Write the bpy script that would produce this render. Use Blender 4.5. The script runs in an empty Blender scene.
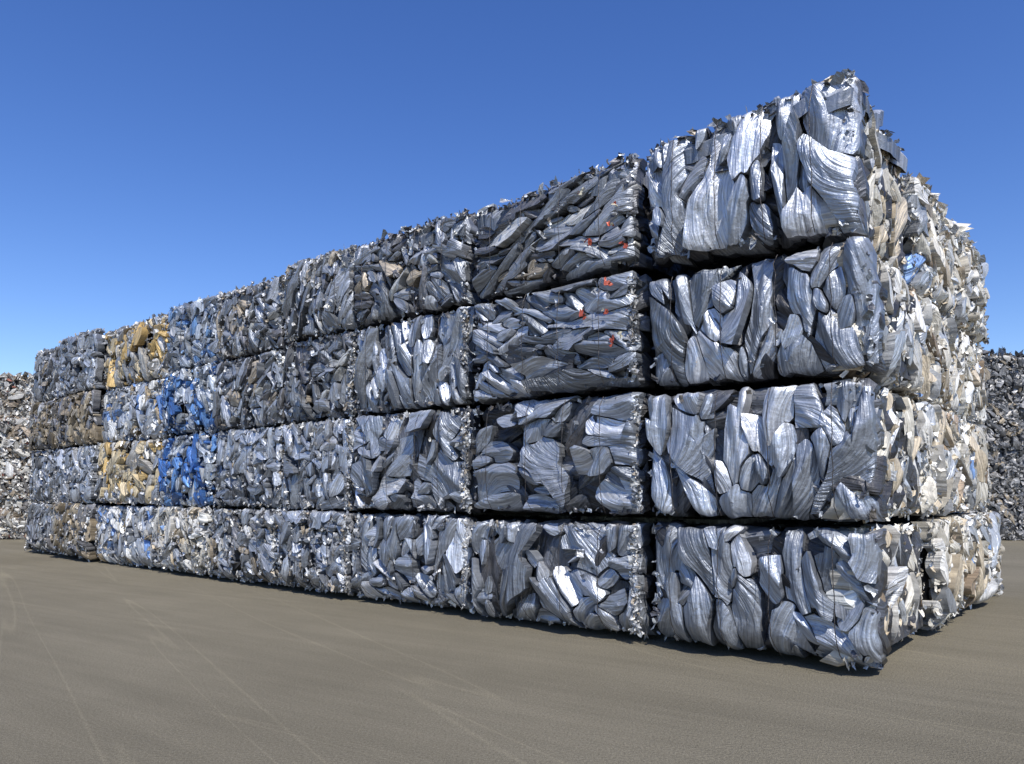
import bpy, math, numpy as np
from mathutils import Vector
R = np.random.default_rng(47)
S = bpy.context.scene
A = np.array([-.7664, .6424, 0.]); B = np.array([.6426, .7663, 0.]); Z = np.array([0, 0, 1.])
P0 = np.array([2.87, 6.01, 0.])

# ------------------------------------------------------------------ materials
def nn(nt, t, **k):
    n = nt.nodes.new(t)
    for a, v in k.items(): setattr(n, a, v)
    return n
def ramp(nt, stops):
    r = nn(nt, 'ShaderNodeValToRGB'); e = r.color_ramp.elements
    while len(e) < len(stops): e.new(0.5)
    for i, (p, c) in enumerate(stops):
        e[i].position = p; e[i].color = (*c, 1) if len(c) == 3 else c
    return r
def mat_scrap():
    m = bpy.data.materials.new('crushed_metal'); m.use_nodes = True; nt = m.node_tree; L = nt.links.new
    b = nt.nodes['Principled BSDF']
    col = nn(nt, 'ShaderNodeAttribute', attribute_name='Col')
    loc = nn(nt, 'ShaderNodeAttribute', attribute_name='loc')
    tc = nn(nt, 'ShaderNodeTexCoord')
    def streak(sx, sy, det, dist):
        mp = nn(nt, 'ShaderNodeMapping'); mp.inputs['Scale'].default_value = (sx, sy, 7)
        L(loc.outputs['Vector'], mp.inputs['Vector'])
        st = nn(nt, 'ShaderNodeTexNoise'); st.inputs['Scale'].default_value = 1; st.inputs['Detail'].default_value = det; st.inputs['Distortion'].default_value = dist
        L(mp.outputs[0], st.inputs['Vector']); return st
    st = streak(3.0, 60, 3, .4); sw = streak(2.2, 13, 2, .6)
    n2 = nn(nt, 'ShaderNodeTexNoise'); n2.inputs['Scale'].default_value = 12; n2.inputs['Detail'].default_value = 4; n2.inputs['Roughness'].default_value = .6
    L(tc.outputs['Object'], n2.inputs['Vector'])
    n3 = nn(nt, 'ShaderNodeTexNoise'); n3.inputs['Scale'].default_value = 3.0; n3.inputs['Detail'].default_value = 6; n3.inputs['Roughness'].default_value = .7
    L(tc.outputs['Object'], n3.inputs['Vector'])
    r1 = ramp(nt, [(.32, (.68, .68, .685)), (.52, (1, 1, 1)), (.72, (1.5, 1.5, 1.48))]); L(st.outputs['Fac'], r1.inputs[0])
    mx = nn(nt, 'ShaderNodeMix', data_type='RGBA', blend_type='MULTIPLY'); mx.inputs[0].default_value = 1
    L(col.outputs['Color'], mx.inputs[6]); L(r1.outputs[0], mx.inputs[7])
    r2 = ramp(nt, [(.54, (0, 0, 0)), (.72, (1, 1, 1))]); L(n3.outputs['Fac'], r2.inputs[0])
    mm = nn(nt, 'ShaderNodeMath', operation='MULTIPLY'); L(r2.outputs[0], mm.inputs[0]); mm.inputs[1].default_value = .45
    mx2 = nn(nt, 'ShaderNodeMix', data_type='RGBA'); L(mm.outputs[0], mx2.inputs[0]); L(mx.outputs[2], mx2.inputs[6]); mx2.inputs[7].default_value = (.13, .115, .10, 1)
    L(mx2.outputs[2], b.inputs['Base Color'])
    L(col.outputs['Alpha'], b.inputs['Metallic'])
    rr = ramp(nt, [(.3, (.32,) * 3), (.7, (.56,) * 3)]); L(n2.outputs['Fac'], rr.inputs[0]); L(rr.outputs[0], b.inputs['Roughness'])
    b1 = nn(nt, 'ShaderNodeBump'); b1.inputs['Strength'].default_value = .9; b1.inputs['Distance'].default_value = .011
    L(st.outputs['Fac'], b1.inputs['Height'])
    b3 = nn(nt, 'ShaderNodeBump'); b3.inputs['Strength'].default_value = .8; b3.inputs['Distance'].default_value = .055
    L(sw.outputs['Fac'], b3.inputs['Height']); L(b1.outputs[0], b3.inputs['Normal'])
    b2 = nn(nt, 'ShaderNodeBump'); b2.inputs['Strength'].default_value = .55; b2.inputs['Distance'].default_value = .025
    L(n2.outputs['Fac'], b2.inputs['Height']); L(b3.outputs[0], b2.inputs['Normal']); L(b2.outputs[0], b.inputs['Normal'])
    return m
M_SCRAP = mat_scrap()

# ------------------------------------------------------------------ mesh builder
class MB:
    def __init__(s): s.v = []; s.t = []; s.c = []; s.l = []; s.s = []; s.n = 0
    def add(s, v, t, c, l, sm):
        v = v.reshape(-1, 3); s.v.append(v); s.t.append(t.reshape(-1, 3) + s.n)
        s.c.append(c.reshape(-1, 4)); s.l.append(l.reshape(-1, 3)); s.s.append(np.full(t.size // 3, sm)); s.n += len(v)
    def obj(s, name, parent=None):
        v = np.concatenate(s.v); t = np.concatenate(s.t); c = np.concatenate(s.c); l = np.concatenate(s.l); sm = np.concatenate(s.s)
        o = v.mean(0); v = v - o
        me = bpy.data.meshes.new(name); me.vertices.add(len(v)); me.vertices.foreach_set('co', v.astype(np.float32).ravel())
        me.loops.add(t.size); me.loops.foreach_set('vertex_index', t.astype(np.int32).ravel())
        me.polygons.add(len(t)); me.polygons.foreach_set('loop_start', np.arange(0, t.size, 3, dtype=np.int32))
        me.polygons.foreach_set('use_smooth', sm.astype(bool))
        a = me.attributes.new('Col', 'FLOAT_COLOR', 'POINT'); a.data.foreach_set('color', c.astype(np.float32).ravel())
        a = me.attributes.new('loc', 'FLOAT_VECTOR', 'POINT'); a.data.foreach_set('vector', l.astype(np.float32).ravel())
        me.update(calc_edges=True); me.materials.append(M_SCRAP)
        ob = bpy.data.objects.new(name, me); ob.location = o; S.collection.objects.link(ob)
        if parent: ob.parent = parent
        return ob

# palettes: (r,g,b,metallic,weight)
STEEL = [(.41, .44, .49, .5, 5), (.34, .37, .42, .5, 4), (.56, .58, .62, .45, 2.2), (.23, .25, .28, .5, 1.2)]
DARK = [(.29, .31, .34, .45, 4), (.38, .40, .44, .45, 3), (.17, .17, .18, .4, 1.3), (.42, .36, .28, .2, .8), (.56, .56, .54, .3, .8)]
UNDER = [(.13, .135, .15, .4, 4), (.19, .20, .22, .4, 2), (.06, .06, .065, .3, 3)]  # filler sheets behind the plates, darkened to paint shade into the gaps
CREAM = [(.64, .60, .51, .06, 4), (.74, .72, .67, .1, 4), (.52, .44, .32, .05, 1.8), (.34, .26, .18, .05, .6), (.46, .48, .50, .35, 2.2), (.20, .32, .56, .15, .12)]
BLUE = [(.06, .17, .46, .2, 5), (.13, .27, .54, .25, 3), (.38, .42, .47, .4, 2.5), (.62, .65, .68, .3, 2)]
BLUEL = [(.16, .29, .52, .2, 1.8), (.41, .45, .50, .4, 5), (.32, .35, .40, .4, 3), (.62, .62, .62, .3, 1)]
YEL = [(.56, .39, .16, .1, 2.6), (.62, .52, .34, .1, 3.5), (.56, .54, .50, .2, 3), (.40, .43, .48, .4, 2.5)]
BROWN = [(.28, .23, .16, .15, 4), (.36, .31, .23, .2, 3), (.24, .24, .25, .35, 3), (.44, .44, .43, .35, 1.2)]
WHT = [(.68, .68, .66, .15, 4), (.42, .45, .50, .4, 4), (.16, .28, .54, .2, 1.2), (.56, .46, .32, .1, .8)]
PILE = [(.50, .48, .43, .1, 5), (.32, .26, .19, .1, 3), (.32, .13, .09, .1, .5), (.16, .15, .14, .2, 3), (.64, .63, .60, .1, 2.5)]
PILED = [(.24, .24, .24, .2, 5), (.13, .13, .13, .2, 4), (.45, .43, .40, .1, 1.5), (.3, .25, .18, .1, 1)]
RUB = [(.62, .61, .58, .2, 4), (.46, .46, .46, .35, 4), (.24, .25, .27, .4, 3), (.40, .34, .26, .1, 1)]
RUBD = [(.40, .42, .44, .4, 2.5), (.26, .28, .30, .4, 4), (.10, .10, .11, .4, 4), (.30, .26, .21, .1, .6)]
def pick(pal, n, var=.14):
    p = np.array(pal); w = p[:, 4] / p[:, 4].sum(); i = R.choice(len(p), n, p=w); c = p[i, :4].copy()
    c[:, :3] *= (1 + R.normal(0, var, (n, 1))).clip(.5, 1.5); c[:, :3] = c[:, :3].clip(.02, .85); return c

def cells(w, h, n, mu, sd, el, slabs, K, T=32):
    c = R.uniform(0, 1, (n, 2)) * [w, h]
    ang = np.radians(mu) + R.normal(0, np.radians(sd), n)
    e = R.uniform(el * .75, el * 1.75, n); s = np.exp(R.normal(0, .40, n))
    ca, sa = np.cos(ang), np.sin(ang); rt = np.sqrt(e)
    edges = [0] + sorted(slabs) + [1.0]; edges = np.array(edges) * w
    def D(p):
        d = p[..., None, :] - c; a = d[..., 0] * ca + d[..., 1] * sa; b = -d[..., 0] * sa + d[..., 1] * ca
        return (np.abs(a / rt) ** 1.35 + np.abs(b * rt) ** 1.35) ** (1 / 1.35) / s
    for it in range(3):
        q = R.uniform(0, 1, (1800, 2)) * [w, h]; k = D(q).argmin(1)
        for i in range(n):
            z = q[k == i]
            if len(z) > 3: c[i] = .4 * c[i] + .6 * z.mean(0)
    sl = np.searchsorted(edges, c[:, 0]).clip(1, len(edges) - 1)
    lo, hi = edges[sl - 1], edges[sl]
    th = np.linspace(0, 2 * np.pi, K, endpoint=False)
    dx, dy = np.cos(th)[None] * rt[:, None], np.sin(th)[None] / rt[:, None]
    dirs = np.stack([dx * ca[:, None] - dy * sa[:, None], dx * sa[:, None] + dy * ca[:, None]], -1)
    rm = 2.3 * math.sqrt(w * h / n)
    ts = np.linspace(0, rm, T)
    rad = np.zeros((n, K)); ph = R.uniform(0, 9, 3)
    for i in range(n):
        p = c[i] + dirs[i][:, None, :] * ts[None, :, None]
        d = D(p); own = d[..., i].copy(); d[..., i] = 1e9
        f = (d.min(-1) - own)
        bx = np.minimum(np.minimum(p[..., 0] - lo[i], hi[i] - p[..., 0]), np.minimum(p[..., 1], h - p[..., 1]))
        bx = bx - .004 + .014 * np.sin(p[..., 0] * 9 + p[..., 1] * 7 + ph[0]) + .008 * np.sin(p[..., 0] * 31 - p[..., 1] * 27 + ph[1])
        f = np.minimum(f, bx * 3); f[:, -1] = -1
        j = (f < 0).argmax(1).clip(1); kk = np.arange(K)
        f0, f1 = f[kk, j - 1], f[kk, j]; fr = (f0 / (f0 - f1 + 1e-9)).clip(0, 1)
        rad[i] = ts[j - 1] + fr * (ts[1] - ts[0])
    return c, ang, dirs, rad, e

def tri(x): return 2 * np.abs(2 * ((x / (2 * np.pi)) % 1) - 1) - 1

def face(mb, O, U, V, N, w, h, n, pal, mu=90, sd=30, el=2.4, slabs=(), K=32, rings=(.25, .45, .62, .76, .88, .96, 1.0), rub=200, rubpal=RUB,
         rubfill=.2, bottom=0., bulge=.045, rough=1., rs=1., top_jag=0., shr=(.90, 1.0), under=False, taper=0., edge=.06):
    if under:
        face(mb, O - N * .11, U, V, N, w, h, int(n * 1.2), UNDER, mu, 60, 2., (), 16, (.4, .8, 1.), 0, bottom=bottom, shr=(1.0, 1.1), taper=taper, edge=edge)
    c, ang, dirs, rad, e = cells(w, h, n, mu, sd, el, slabs, K)
    rg = np.array([0.] + list(rings)); G = len(rg)
    def base(u, v):
        a = np.abs(2 * u / w - 1); b = np.abs(2 * v / h - 1)
        eu = np.clip((a - (1 - .13 / w)) / (.13 / w), 0, 1.2); ev = np.clip((b - (1 - .13 / h)) / (.13 / h), 0, 1.2)
        z = bulge * (1 - a ** 2) * (1 - b ** 2) - edge * eu ** 2 - edge * ev ** 2
        return z - bottom * np.clip(1 - v / .2, 0, 1) ** 1.3
    shrink = R.uniform(shr[0], shr[1], n)
    rr = rg[None, :, None] * rad[:, None, :] * shrink[:, None, None]
    off = dirs[:, None] * rr[..., None]
    ca, sa = np.cos(ang)[:, None, None], np.sin(ang)[:, None, None]
    al = off[..., 0] * ca + off[..., 1] * sa; ac = -off[..., 0] * sa + off[..., 1] * ca
    uv = c[:, None, None] + off
    uv[..., 0] = uv[..., 0].clip(-.01, w + .01); uv[..., 1] = uv[..., 1].clip(-.01, h + .02)
    size = rad.mean(1)[:, None, None]
    r2 = lambda a, b: R.uniform(a, b, n)[:, None, None]
    tx, ty = R.normal(0, .16, n)[:, None, None] * rough, R.normal(0, .32, n)[:, None, None] * rough
    hgt = R.normal(0, .022, n)[:, None, None] * rough + (tx * al * .5 + ty * ac)
    hgt = hgt + r2(.0, .15) * size * (1 - rg[None, :, None] ** 2.2)
    for q in range(2):
        w0 = r2(-.35, .35) * size; hgt = hgt - r2(-.25, .75) * np.abs(ac - w0 - al * r2(-.4, .4)) * rough
    fq = r2(20, 50); hgt = hgt + r2(.003, .012) * tri(ac * fq + al * r2(-14, 14) + r2(0, 6)) * (rg[None, :, None] > .1)
    hgt = hgt + .014 * rough * tri(al * r2(6, 16) + ac * r2(-8, 8) + r2(0, 6)) * rg[None, :, None]
    hgt = hgt.clip(-.08, .10) - .03
    z = base(uv[..., 0], uv[..., 1]) + hgt
    uvs = c[:, None] + off[:, -1] * .94; zs = z[:, -1] - .14
    uvs[..., 0] = uvs[..., 0].clip(-.01, w + .01); uvs[..., 1] = uvs[..., 1].clip(-.01, h + .02)
    uv = np.concatenate([uv, uvs[:, None]], 1); z = np.concatenate([z, zs[:, None]], 1)
    al = np.concatenate([al, al[:, -1:]], 1); ac = np.concatenate([ac, ac[:, -1:]], 1); G += 1
    vv = uv[..., 1:2] * (1 + taper * (.5 - uv[..., 0:1] / w))
    P = O + uv[..., 0:1] * U + vv * V + z[..., None] * N
    hand = np.dot(np.cross(U, V), N) > 0
    T_ = []
    k = np.arange(K); k2 = (k + 1) % K
    for g in range(G - 1):
        a, b_, c_, d = g * K + k, (g + 1) * K + k, (g + 1) * K + k2, g * K + k2
        if g > 0: T_.append(np.stack([a, c_, d], 1))
        T_.append(np.stack([a, b_, c_], 1))
    ns = K * 2
    T_ = np.concatenate(T_)
    if not hand: T_ = T_[:, ::-1]
    col = np.broadcast_to(pick(pal, n)[:, None, None, :], (n, G, K, 4)).copy()
    # texture coordinates that curve and fan along the sheet, so the drawn-metal streaks are never parallel rulings
    acl = (ac + r2(-1.6, 1.6) * al ** 2) / (1 + (r2(-1.3, 1.3) * al).clip(-.6, .9))
    loc = np.stack([al, acl, np.broadcast_to(np.arange(n)[:, None, None] * 1.7, al.shape)], -1)
    top, sk = T_[:-ns], T_[-ns:]
    tt = top[None] + (np.arange(n) * G * K)[:, None, None]
    mb.add(P, tt, col, loc, True)
    P2 = P[:, -2:]; sk2 = sk - (G - 2) * K
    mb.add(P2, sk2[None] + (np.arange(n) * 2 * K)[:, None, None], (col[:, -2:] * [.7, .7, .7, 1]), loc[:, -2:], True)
    m = int(rub)
    if m:
        t = R.uniform(0, 1, m); side = R.integers(0, 4, m); dd = .03 + np.abs(R.normal(0, .03, m))
        u = np.where(side == 0, dd, np.where(side == 1, w - dd, t * w)); v = np.where(side == 2, dd, np.where(side == 3, h - dd, R.uniform(0, 1, m) * h))
        fill = R.uniform(0, 1, m) < rubfill
        u = np.where(fill, R.uniform(0, w, m), u); v = np.where(fill, R.uniform(0, h, m), v)
        if top_jag > 0:
            q = R.uniform(0, 1, m) < .15; v = np.where(q, h + R.uniform(-.06, top_jag, m), v)
        zz = base(u, v) + R.uniform(-.10, -.03, m)
        zz = np.where(fill, zz + .03, zz)
        v = v * (1 + taper * (.5 - u / w))
        ctr = O + u[:, None] * U + v[:, None] * V + zz[:, None] * N
        flakes(mb, ctr, rubpal, .009 * rs, .026 * rs, N)

def flakes(mb, ctr, pal, s0, s1, N=None, flat=.3):
    m = len(ctr)
    d1 = R.normal(0, 1, (m, 3))
    d2 = np.cross(d1, R.normal(0, 1, (m, 3)))
    if N is not None:
        d1 -= (1 - flat) * (d1 @ N)[:, None] * N; d2 -= (1 - flat) * (d2 @ N)[:, None] * N
    d1 /= np.linalg.norm(d1, axis=1)[:, None]
    d2 -= (d2 * d1).sum(1)[:, None] * d1; d2 /= np.linalg.norm(d2, axis=1)[:, None]; d3 = np.cross(d1, d2)
    s = R.uniform(s0, s1, m)[:, None]; L = s * R.uniform(.8, 2.4, (m, 1))
    vs = []
    for i in range(3):
        for j in range(3):
            vs.append(ctr + d1 * (i - 1) * L * (1 + R.normal(0, .2, (m, 1))) + d2 * (j - 1) * s * (1 + R.normal(0, .25, (m, 1))) + d3 * s * R.normal(0, .3, (m, 1)))
    P = np.stack(vs, 1)
    t = []
    for i in range(2):
        for j in range(2):
            a = i * 3 + j; t += [[a, a + 3, a + 4], [a, a + 4, a + 1]]
    tt = np.array(t)[None] + (np.arange(m) * 9)[:, None, None]
    col = np.broadcast_to(pick(pal, m, .2)[:, None], (m, 9, 4)).copy()
    loc = (P - ctr[:, None]) + R.uniform(0, 9, (m, 1, 1))
    mb.add(P, tt, col, loc, False)

def core(mb, O, U, V, N, w, h, d, col=(.05, .05, .055, .3), amp=.03, g=.12):  # default near-black colour stands in for shade in crevices and seams
    def quadgrid(o, a, b, la, lb, nrm):
        na, nb = max(2, int(la / g)), max(2, int(lb / g))
        i, j = np.meshgrid(np.linspace(0, 1, na + 1), np.linspace(0, 1, nb + 1), indexing='ij')
        ed = (i > 0) & (i < 1) & (j > 0) & (j < 1)
        P = o + i[..., None] * la * a + j[..., None] * lb * b + (R.normal(0, amp, i.shape) * ed)[..., None] * nrm
        idx = np.arange(i.size).reshape(i.shape)
        q = idx[:-1, :-1], idx[1:, :-1], idx[1:, 1:], idx[:-1, 1:]
        t = np.concatenate([np.stack([q[0], q[1], q[2]], -1).reshape(-1, 3), np.stack([q[0], q[2], q[3]], -1).reshape(-1, 3)])
        if np.dot(np.cross(a, b), nrm) < 0: t = t[:, ::-1]
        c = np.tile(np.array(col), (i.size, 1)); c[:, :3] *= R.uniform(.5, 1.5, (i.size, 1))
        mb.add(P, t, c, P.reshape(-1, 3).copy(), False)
    quadgrid(O, U, V, w, h, N); quadgrid(O - N * d, U, V, w, h, -N)
    quadgrid(O, U, -N, w, d, -V); quadgrid(O + V * h, U, -N, w, d, V)
    quadgrid(O, V, -N, h, d, -U); quadgrid(O + U * w, V, -N, h, d, U)

def wire(mb, pts, r=.005, col=(.10, .09, .085, .6)):
    pts = np.array(pts); n = len(pts); tan = np.gradient(pts, axis=0); tan /= np.linalg.norm(tan, axis=1)[:, None]
    a = np.cross(tan, [.3, .5, .81]); a /= np.linalg.norm(a, axis=1)[:, None]; b = np.cross(tan, a)
    P = np.stack([pts + r * a, pts + r * b, pts - r * a, pts - r * b], 1)
    t = []
    for i in range(n - 1):
        for k in range(4):
            q = i * 4 + k, i * 4 + (k + 1) % 4, i * 4 + 4 + (k + 1) % 4, i * 4 + 4 + k
            t += [[q[0], q[1], q[2]], [q[0], q[2], q[3]]]
    mb.add(P, np.array(t), np.tile(np.array(col), (n * 4, 1)), P.reshape(-1, 3).copy(), True)

# ------------------------------------------------------------------ main stack
se = [0, 2.08, 4.45, 6.68, 8.4, 10.4, 12.3, 15.1, 17.15, 19.2]
def zcol(ci):
    if ci == 0: return [.05, 1.21, 2.45, 3.62, 4.94]
    if ci < 4: return [.05, 1.21, 2.52, 3.76, 4.91]
    if ci < 6: return [.04, 1.21, 2.50, 3.69, 4.86]
    return [.03, 1.21, 2.46, 3.62, 4.90]
zs_ = [.04, 1.21, 2.43, 3.62, 4.84]
te = [0, 2.2, 4.25, 6.4]
G_ = {
 0: [(29, STEEL, 95, 30, 2.1, 60, RUBD, .1), (25, STEEL, 100, 26, 2.2, 60, RUBD, .1), (27, STEEL, 85, 28, 2.2, 60, RUBD, .1), (24, STEEL, 95, 22, 2.4, 90, RUBD, .1)],
 1: [(32, STEEL, 80, 50, 2.0, 160, RUB, .06), (24, STEEL, 0, 40, 2.1, 100, RUBD, .05), (46, STEEL, 12, 24, 3.6, 140, RUBD, .3), (52, DARK, -8, 22, 3.6, 180, RUBD, .3)],
 2: [(40, STEEL, 85, 45, 2.2, 320, RUB, .2), (28, STEEL, 20, 50, 2.1, 200, RUB, .12), (38, STEEL, 90, 22, 3.0, 200, RUBD, .25), (60, DARK, 20, 50, 2.6, 260, RUBD, .35)],
 3: [(60, STEEL, 80, 50, 2.2, 420, RUB, .4), (50, STEEL, 90, 45, 2.2, 300, RUB, .3), (50, DARK, 90, 45, 2.4, 300, RUBD, .3), (46, DARK, 90, 30, 2.6, 320, RUB, .4)],
 4: [(70, DARK, 80, 50, 2., 420, RUB, .4), (70, STEEL, 90, 60, 2., 320, RUB, .4), (70, DARK, 90, 60, 2., 320, RUBD, .4), (70, DARK, 90, 60, 2.4, 320, RUB, .4)],
 5: [(65, CREAM, 90, 60, 2., 400, RUB, .5), (60, BLUE, 90, 50, 2., 300, BLUEL, .5), (60, BLUE, 90, 50, 2., 300, BLUEL, .5), (60, BLUEL, 90, 50, 2., 320, BLUEL, .5)],
 6: [(95, WHT, 90, 40, 2.4, 400, RUB, .5), (75, YEL, 90, 50, 2., 320, RUB, .5), (85, WHT, 90, 50, 2., 320, WHT, .5), (85, YEL, 90, 50, 2., 340, RUB, .5)],
 7: [(80, BROWN, 90, 40, 2.4, 340, RUB, .5), (70, STEEL, 90, 40, 2.4, 300, RUB, .5), (70, BROWN, 90, 50, 2.4, 280, BROWN, .5), (70, STEEL, 90, 50, 2.4, 320, RUB, .5)],
 8: [(80, DARK, 90, 40, 2.4, 340, RUB, .5), (70, STEEL, 90, 40, 2.4, 300, RUB, .5), (70, BROWN, 90, 50, 2.4, 280, BROWN, .5), (70, DARK, 90, 50, 2.4, 320, RUB, .5)],
}
BN = 'scrap_metal_bale'
FR = (.4, .75, .93, 1.)
for ci in range(9):
    ze = zcol(ci)
    for r in range(4):
        mb = MB()
        n, pal, mu, sd, el, rub, rp, rf = G_[ci][r]
        gap = .05 if ci < 2 else .022
        s0, s1 = se[ci] + gap, se[ci + 1] - gap
        if ci == 2: s0 += .015
        if ci:
            s0 += R.uniform(0, .03); s1 -= R.uniform(0, .03)
        out = R.uniform(-.05, .05) + (.04 if r == 3 and ci == 0 else 0) + (.12 if ci == 7 else 0)
        if ci == 0: s0 -= [.05, .08, .11, .02][r]
        vg = .034 if ci < 2 else (.022 if ci == 2 else .012)
        z0, z1 = ze[r] + (vg if r else .01), ze[r + 1] - vg
        if r == 3: z1 += R.uniform(-.05, .05) if ci > 1 else .03
        w, h = s1 - s0, z1 - z0
        tl = R.normal(0, .008); taper = R.normal(0, .015) if r == 3 else 0.
        if ci == 0: tl = [0, .004, .018, .055][r]; taper = [0, 0, .055, .19][r]
        if ci == 1 and r == 3: tl = -.008; taper = .07
        U = A + Z * tl; U /= np.linalg.norm(U); V = Z - A * tl * .3; V /= np.linalg.norm(V)
        O = P0 + A * s0 + Z * z0 - B * out
        K = 44 if ci < 2 else (36 if ci == 2 else (26 if ci < 5 else 18))
        rings = (.25, .45, .62, .76, .88, .96, 1.0) if ci < 3 else FR
        slabs = [(.47,), (.66,), (.40,), (.36,)][r] if ci == 0 else ((.34, .66) if (ci == 1 and r == 1) else (() if ci == 1 else (R.uniform(.4, .6),)))
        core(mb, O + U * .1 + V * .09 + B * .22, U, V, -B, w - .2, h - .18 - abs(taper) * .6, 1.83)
        face(mb, O, U, V, -B, w, h, n, pal, mu, sd, el, slabs, K, rings, rub, rp, rf, bottom=.15 if r == 0 else .03,
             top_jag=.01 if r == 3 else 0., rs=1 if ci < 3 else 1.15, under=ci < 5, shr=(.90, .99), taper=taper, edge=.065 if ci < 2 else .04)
        if ci == 1 and r >= 2:
            for q_ in range(5):
                cc = O + U * R.uniform(.1, .6) + V * R.uniform(.15, .9) * h - B * .035 + R.normal(0, .02, (3, 3)); flakes(mb, cc, [(.45, .09, .05, .1, 3), (.6, .55, .4, .1, 1)], .010, .022, B)
        if ci in (1, 2, 3) and r < 3:
            q = 130; cc = O + U * R.normal(.05, .02, (q, 1)) + V * R.uniform(.05, .95, (q, 1)) * h + B * R.uniform(.03, .10, (q, 1)); flakes(mb, cc, RUB, .010, .024, B)
        for k in range(4):
            uu = w * (k + .7 + R.uniform(-.1, .1)) / 4.4; vv = np.linspace(.02, h * .97, 12)
            a = np.abs(2 * vv / h - 1)
            pts = [O + U * (uu + R.normal(0, .006)) + V * v_ * (1 + taper * (.5 - uu / w)) - B * (.045 + .04 * (1 - a_ ** 2) - .09 * max(0, a_ - .75) * 4 * max(0, a_ - .75) * 4) for v_, a_ in zip(vv, a)]
            if r == 0: pts = [p + B * .15 * max(0, 1 - v_ / .2) for p, v_ in zip(pts, vv)]
            wire(mb, pts, .004)
        if ci == 0:
            face(mb, O + A * .075 + B * (te[1] - .04), -B, V, -A, te[1] - .11, h * (1 + taper * .4), 40 + 4 * r, CREAM, 90, 40, 2.0, (.5,), 30, (.3, .6, .82, .95, 1.), 300, CREAM, .4, bottom=.1 if r == 0 else .03, top_jag=.02 if r == 3 else 0, rs=1.1, shr=(.90, 1.02))
        if ci == 8:
            face(mb, O + A * w, B, V, A, 1.9, h, 40, pal, 90, 50, 2.2, (), 18, FR, 200, RUB, .4)
        if r == 3:
            Ut = U * w + V * h * (-taper); Ot = O + V * h * (1 + taper * .5); Ut_ = Ut / np.linalg.norm(Ut)
            face(mb, Ot - V * .02 + B * .02, Ut_, B, Z, w, 1.9, 40, pal, 90, 60, 2.0, (), 20, FR, 120, rp, .6, rough=1.5, rs=1.1)
            q = int(34 * w); cc = Ot + V * R.uniform(-.10, .01, (q, 1)) + Ut_ * R.uniform(0, w, (q, 1)) + B * R.uniform(.0, .25, (q, 1))
            flakes(mb, cc, rp, .015, .045)
        mb.obj(BN)
ze = zs_
for ti in (1, 2):
    for r in range(4):
        mb = MB(); t0, t1 = te[ti] + .03, te[ti + 1] - .03
        z0, z1 = ze[r] + .02, ze[r + 1] - .02 + (R.uniform(-.05, .06) if r == 3 else 0)
        O = P0 + B * t1 + Z * z0 - A * R.uniform(-.04, .06)
        w, h = t1 - t0, z1 - z0
        core(mb, O - B * .1 + Z * .09 + A * .2, -B, Z, -A, w - .2, h - .18, 1.75)
        face(mb, O, -B, Z, -A, w, h, 46, CREAM, 90, 45, 2.0, (.5,), 24, (.3, .6, .85, 1.), 300, CREAM, .5, bottom=.1 if r == 0 else .02, top_jag=.03 if r == 3 else 0, rs=1.2, shr=(.90, 1.02), edge=.045)
        if ti == 2:
            face(mb, O + A * 1.9, -A, Z, B, 1.9, h, 40, CREAM, 90, 50, 2.0, (), 18, (.4, .75, 1.), 200, RUB, .4)
        if r == 3:
            face(mb, O + Z * (h - .02), -B, A, Z, w, 1.9, 40, CREAM, 90, 60, 2.0, (), 18, (.4, .75, 1.), 200, CREAM, .6, rough=1.5, rs=1.3)
            q = 100; cc = O + Z * (h + R.uniform(-.08, .05, (q, 1))) - B * R.uniform(0, w, (q, 1)) + A * R.uniform(-.0, .25, (q, 1))
            flakes(mb, cc, CREAM, .02, .06)
        mb.obj(BN)
for ci in range(1, 9):
    ze = zcol(ci)
    for r in range(4):
        mb = MB(); s0, s1 = se[ci] + .03, se[ci + 1] - .03
        O = P0 + A * (s0 + .08) + B * 4.3 + Z * (ze[r] + .03); w = s1 - s0 - .16; h = ze[r + 1] - ze[r] - .1
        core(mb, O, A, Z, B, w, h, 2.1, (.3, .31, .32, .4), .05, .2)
        Rr = 250
        cc = O + A * R.uniform(0, w, (Rr, 1)) + Z * R.uniform(0, h, (Rr, 1)) + B * .02; flakes(mb, cc, RUB, .05, .16, B)
        mb.obj(BN)

# ------------------------------------------------------------------ background stacks
def bg(x0, x1, y, H, rows, pal, rp, name, rub=500, n=60):
    mb = MB(); X = np.array([1., 0, 0]); Y = np.array([0, 1., 0]); k = max(1, round((x1 - x0) / 2.1)); w = (x1 - x0) / k; h = H / rows
    for i in range(k):
        for r in range(rows):
            o = np.array([x0 + i * w, y + R.uniform(-.15, .15), r * h]); hh = h + (R.uniform(-.25, .2) if r == rows - 1 else 0)
            core(mb, o + [.1, .15, .06], X, Z, -Y, w - .2, hh - .12, 2., g=.3)
            face(mb, o, X, Z, -Y, w, hh, n, pal, 90, 60, 1.6, (), 12, (.5, .85, 1.), rub, rp, .75, rs=2., rough=1.3)
            if r == rows - 1:
                q = 200; flakes(mb, o + X * R.uniform(0, w, (q, 1)) + Z * (hh + R.uniform(-.1, .12, (q, 1))) + Y * R.uniform(0, 1.5, (q, 1)), rp, .04, .10)
    return mb.obj(name)
bg(-31, -11.7, 23.0, 4.95, 4, PILE, PILE, 'scrap_metal_pile')
bg(13.2, 30, 22.6, 5.5, 4, PILED, PILED, 'scrap_metal_pile', 400)

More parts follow.
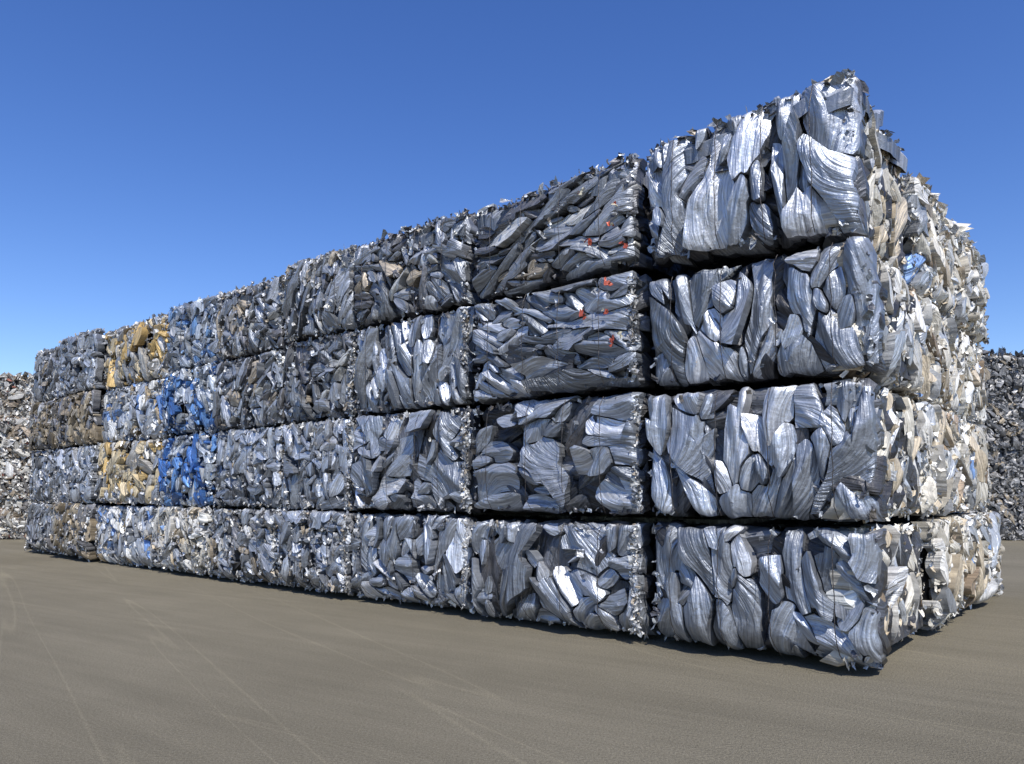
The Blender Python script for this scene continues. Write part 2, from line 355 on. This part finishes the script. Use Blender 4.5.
# ------------------------------------------------------------------ ground
me = bpy.data.meshes.new('ground'); g = 3000
me.from_pydata([(-g, -g, 0), (g, -g, 0), (g, g, 0), (-g, g, 0)], [], [(0, 1, 2, 3)])
go = bpy.data.objects.new('ground', me); S.collection.objects.link(go)
m = bpy.data.materials.new('packed_ground'); m.use_nodes = True; nt = m.node_tree; L = nt.links.new; b = nt.nodes['Principled BSDF']
tc = nn(nt, 'ShaderNodeTexCoord')
def noise(scale, det=6, rough=.6, vec=None):
    n = nn(nt, 'ShaderNodeTexNoise'); n.inputs['Scale'].default_value = scale; n.inputs['Detail'].default_value = det; n.inputs['Roughness'].default_value = rough
    L(vec or tc.outputs['Object'], n.inputs['Vector']); return n
def strk(deg, sx, sy):
    mp0 = nn(nt, 'ShaderNodeMapping'); mp0.inputs['Rotation'].default_value = (0, 0, math.radians(-deg)); L(tc.outputs['Object'], mp0.inputs['Vector'])
    mp = nn(nt, 'ShaderNodeMapping'); mp.inputs['Scale'].default_value = (sx, sy, 1); L(mp0.outputs[0], mp.inputs['Vector']); return mp.outputs[0]
sA = noise(1, 5, .6, strk(140, .12, 2.5)); sB = noise(1, 5, .65, strk(150, .1, 7)); big = noise(.35, 5); fine = noise(60, 4, .7); gr = noise(200, 2, .6)
rb = ramp(nt, [(.3, (.188, .167, .120)), (.7, (.238, .212, .154))]); L(big.outputs[0], rb.inputs[0])
def mult(a, fac, lo, hi, p0=.35, p1=.65):
    r = ramp(nt, [(p0, (lo,) * 3), (p1, (hi,) * 3)]); L(fac, r.inputs[0])
    x = nn(nt, 'ShaderNodeMix', data_type='RGBA', blend_type='MULTIPLY'); x.inputs[0].default_value = 1; L(a, x.inputs[6]); L(r.outputs[0], x.inputs[7]); return x.outputs[2]
c = mult(rb.outputs[0], sA.outputs[0], .94, 1.06); c = mult(c, sB.outputs[0], .95, 1.05, .4, .7); c = mult(c, fine.outputs[0], .74, 1.22); c = mult(c, gr.outputs[0], .6, 1.38)
# thin pale tyre / drag marks
for dg, sc, p in ((148, 2.0, .60), (125, 1.3, .57)):
    tr = noise(1, 2, .4, strk(dg, .04, sc)); rt_ = ramp(nt, [(p, (1, 1, 1)), (p + .008, (1.17, 1.17, 1.15)), (p + .016, (1, 1, 1))]); L(tr.outputs[0], rt_.inputs[0])
    xx = nn(nt, 'ShaderNodeMix', data_type='RGBA', blend_type='MULTIPLY'); xx.inputs[0].default_value = 1; L(c, xx.inputs[6]); L(rt_.outputs[0], xx.inputs[7]); c = xx.outputs[2]
L(c, b.inputs['Base Color']); b.inputs['Roughness'].default_value = .92; b.inputs['Specular IOR Level'].default_value = .12
bu = nn(nt, 'ShaderNodeBump'); bu.inputs['Strength'].default_value = .9; bu.inputs['Distance'].default_value = .02; L(fine.outputs[0], bu.inputs['Height'])
bu2 = nn(nt, 'ShaderNodeBump'); bu2.inputs['Strength'].default_value = .3; bu2.inputs['Distance'].default_value = .02; L(sB.outputs[0], bu2.inputs['Height']); L(bu.outputs[0], bu2.inputs['Normal'])
L(bu2.outputs[0], b.inputs['Normal'])
me.materials.append(m)

# ------------------------------------------------------------------ light
az = math.atan2(.30, -.955); elv = math.radians(52)
ts = Vector((math.sin(az) * math.cos(elv), math.cos(az) * math.cos(elv), math.sin(elv)))
sd_ = bpy.data.lights.new('sun', 'SUN'); sd_.energy = 4.8; sd_.angle = math.radians(.5); sd_.color = (1, .955, .885)
so = bpy.data.objects.new('sun', sd_); S.collection.objects.link(so); so.rotation_euler = (-ts).to_track_quat('-Z', 'Y').to_euler()
W = bpy.data.worlds.new('World'); S.world = W; W.use_nodes = True; nt = W.node_tree; bg_ = nt.nodes['Background']
sk = nt.nodes.new('ShaderNodeTexSky'); sk.sky_type = 'NISHITA'; sk.sun_disc = False; sk.sun_elevation = elv; sk.sun_rotation = az
sk.altitude = 300; sk.air_density = 1.0; sk.dust_density = .3; sk.ozone_density = 3.
hs = nt.nodes.new('ShaderNodeHueSaturation'); hs.inputs['Saturation'].default_value = 1.25; hs.inputs['Value'].default_value = 1.2; hs.inputs['Hue'].default_value = .516
nt.links.new(sk.outputs[0], hs.inputs['Color']); nt.links.new(hs.outputs[0], bg_.inputs[0]); bg_.inputs[1].default_value = .14

# ------------------------------------------------------------------ camera
cd = bpy.data.cameras.new('camera'); co = bpy.data.objects.new('camera', cd); S.collection.objects.link(co)
cd.sensor_width = 36; cd.lens = 750.8 / 1024 * 36; cd.shift_y = .0413; cd.clip_end = 8000
co.location = (0, 0, 1.5); co.rotation_euler = (math.radians(95), 0, 0); S.camera = co
S.view_settings.view_transform = 'Standard'; S.view_settings.look = 'None'; S.view_settings.exposure = 0
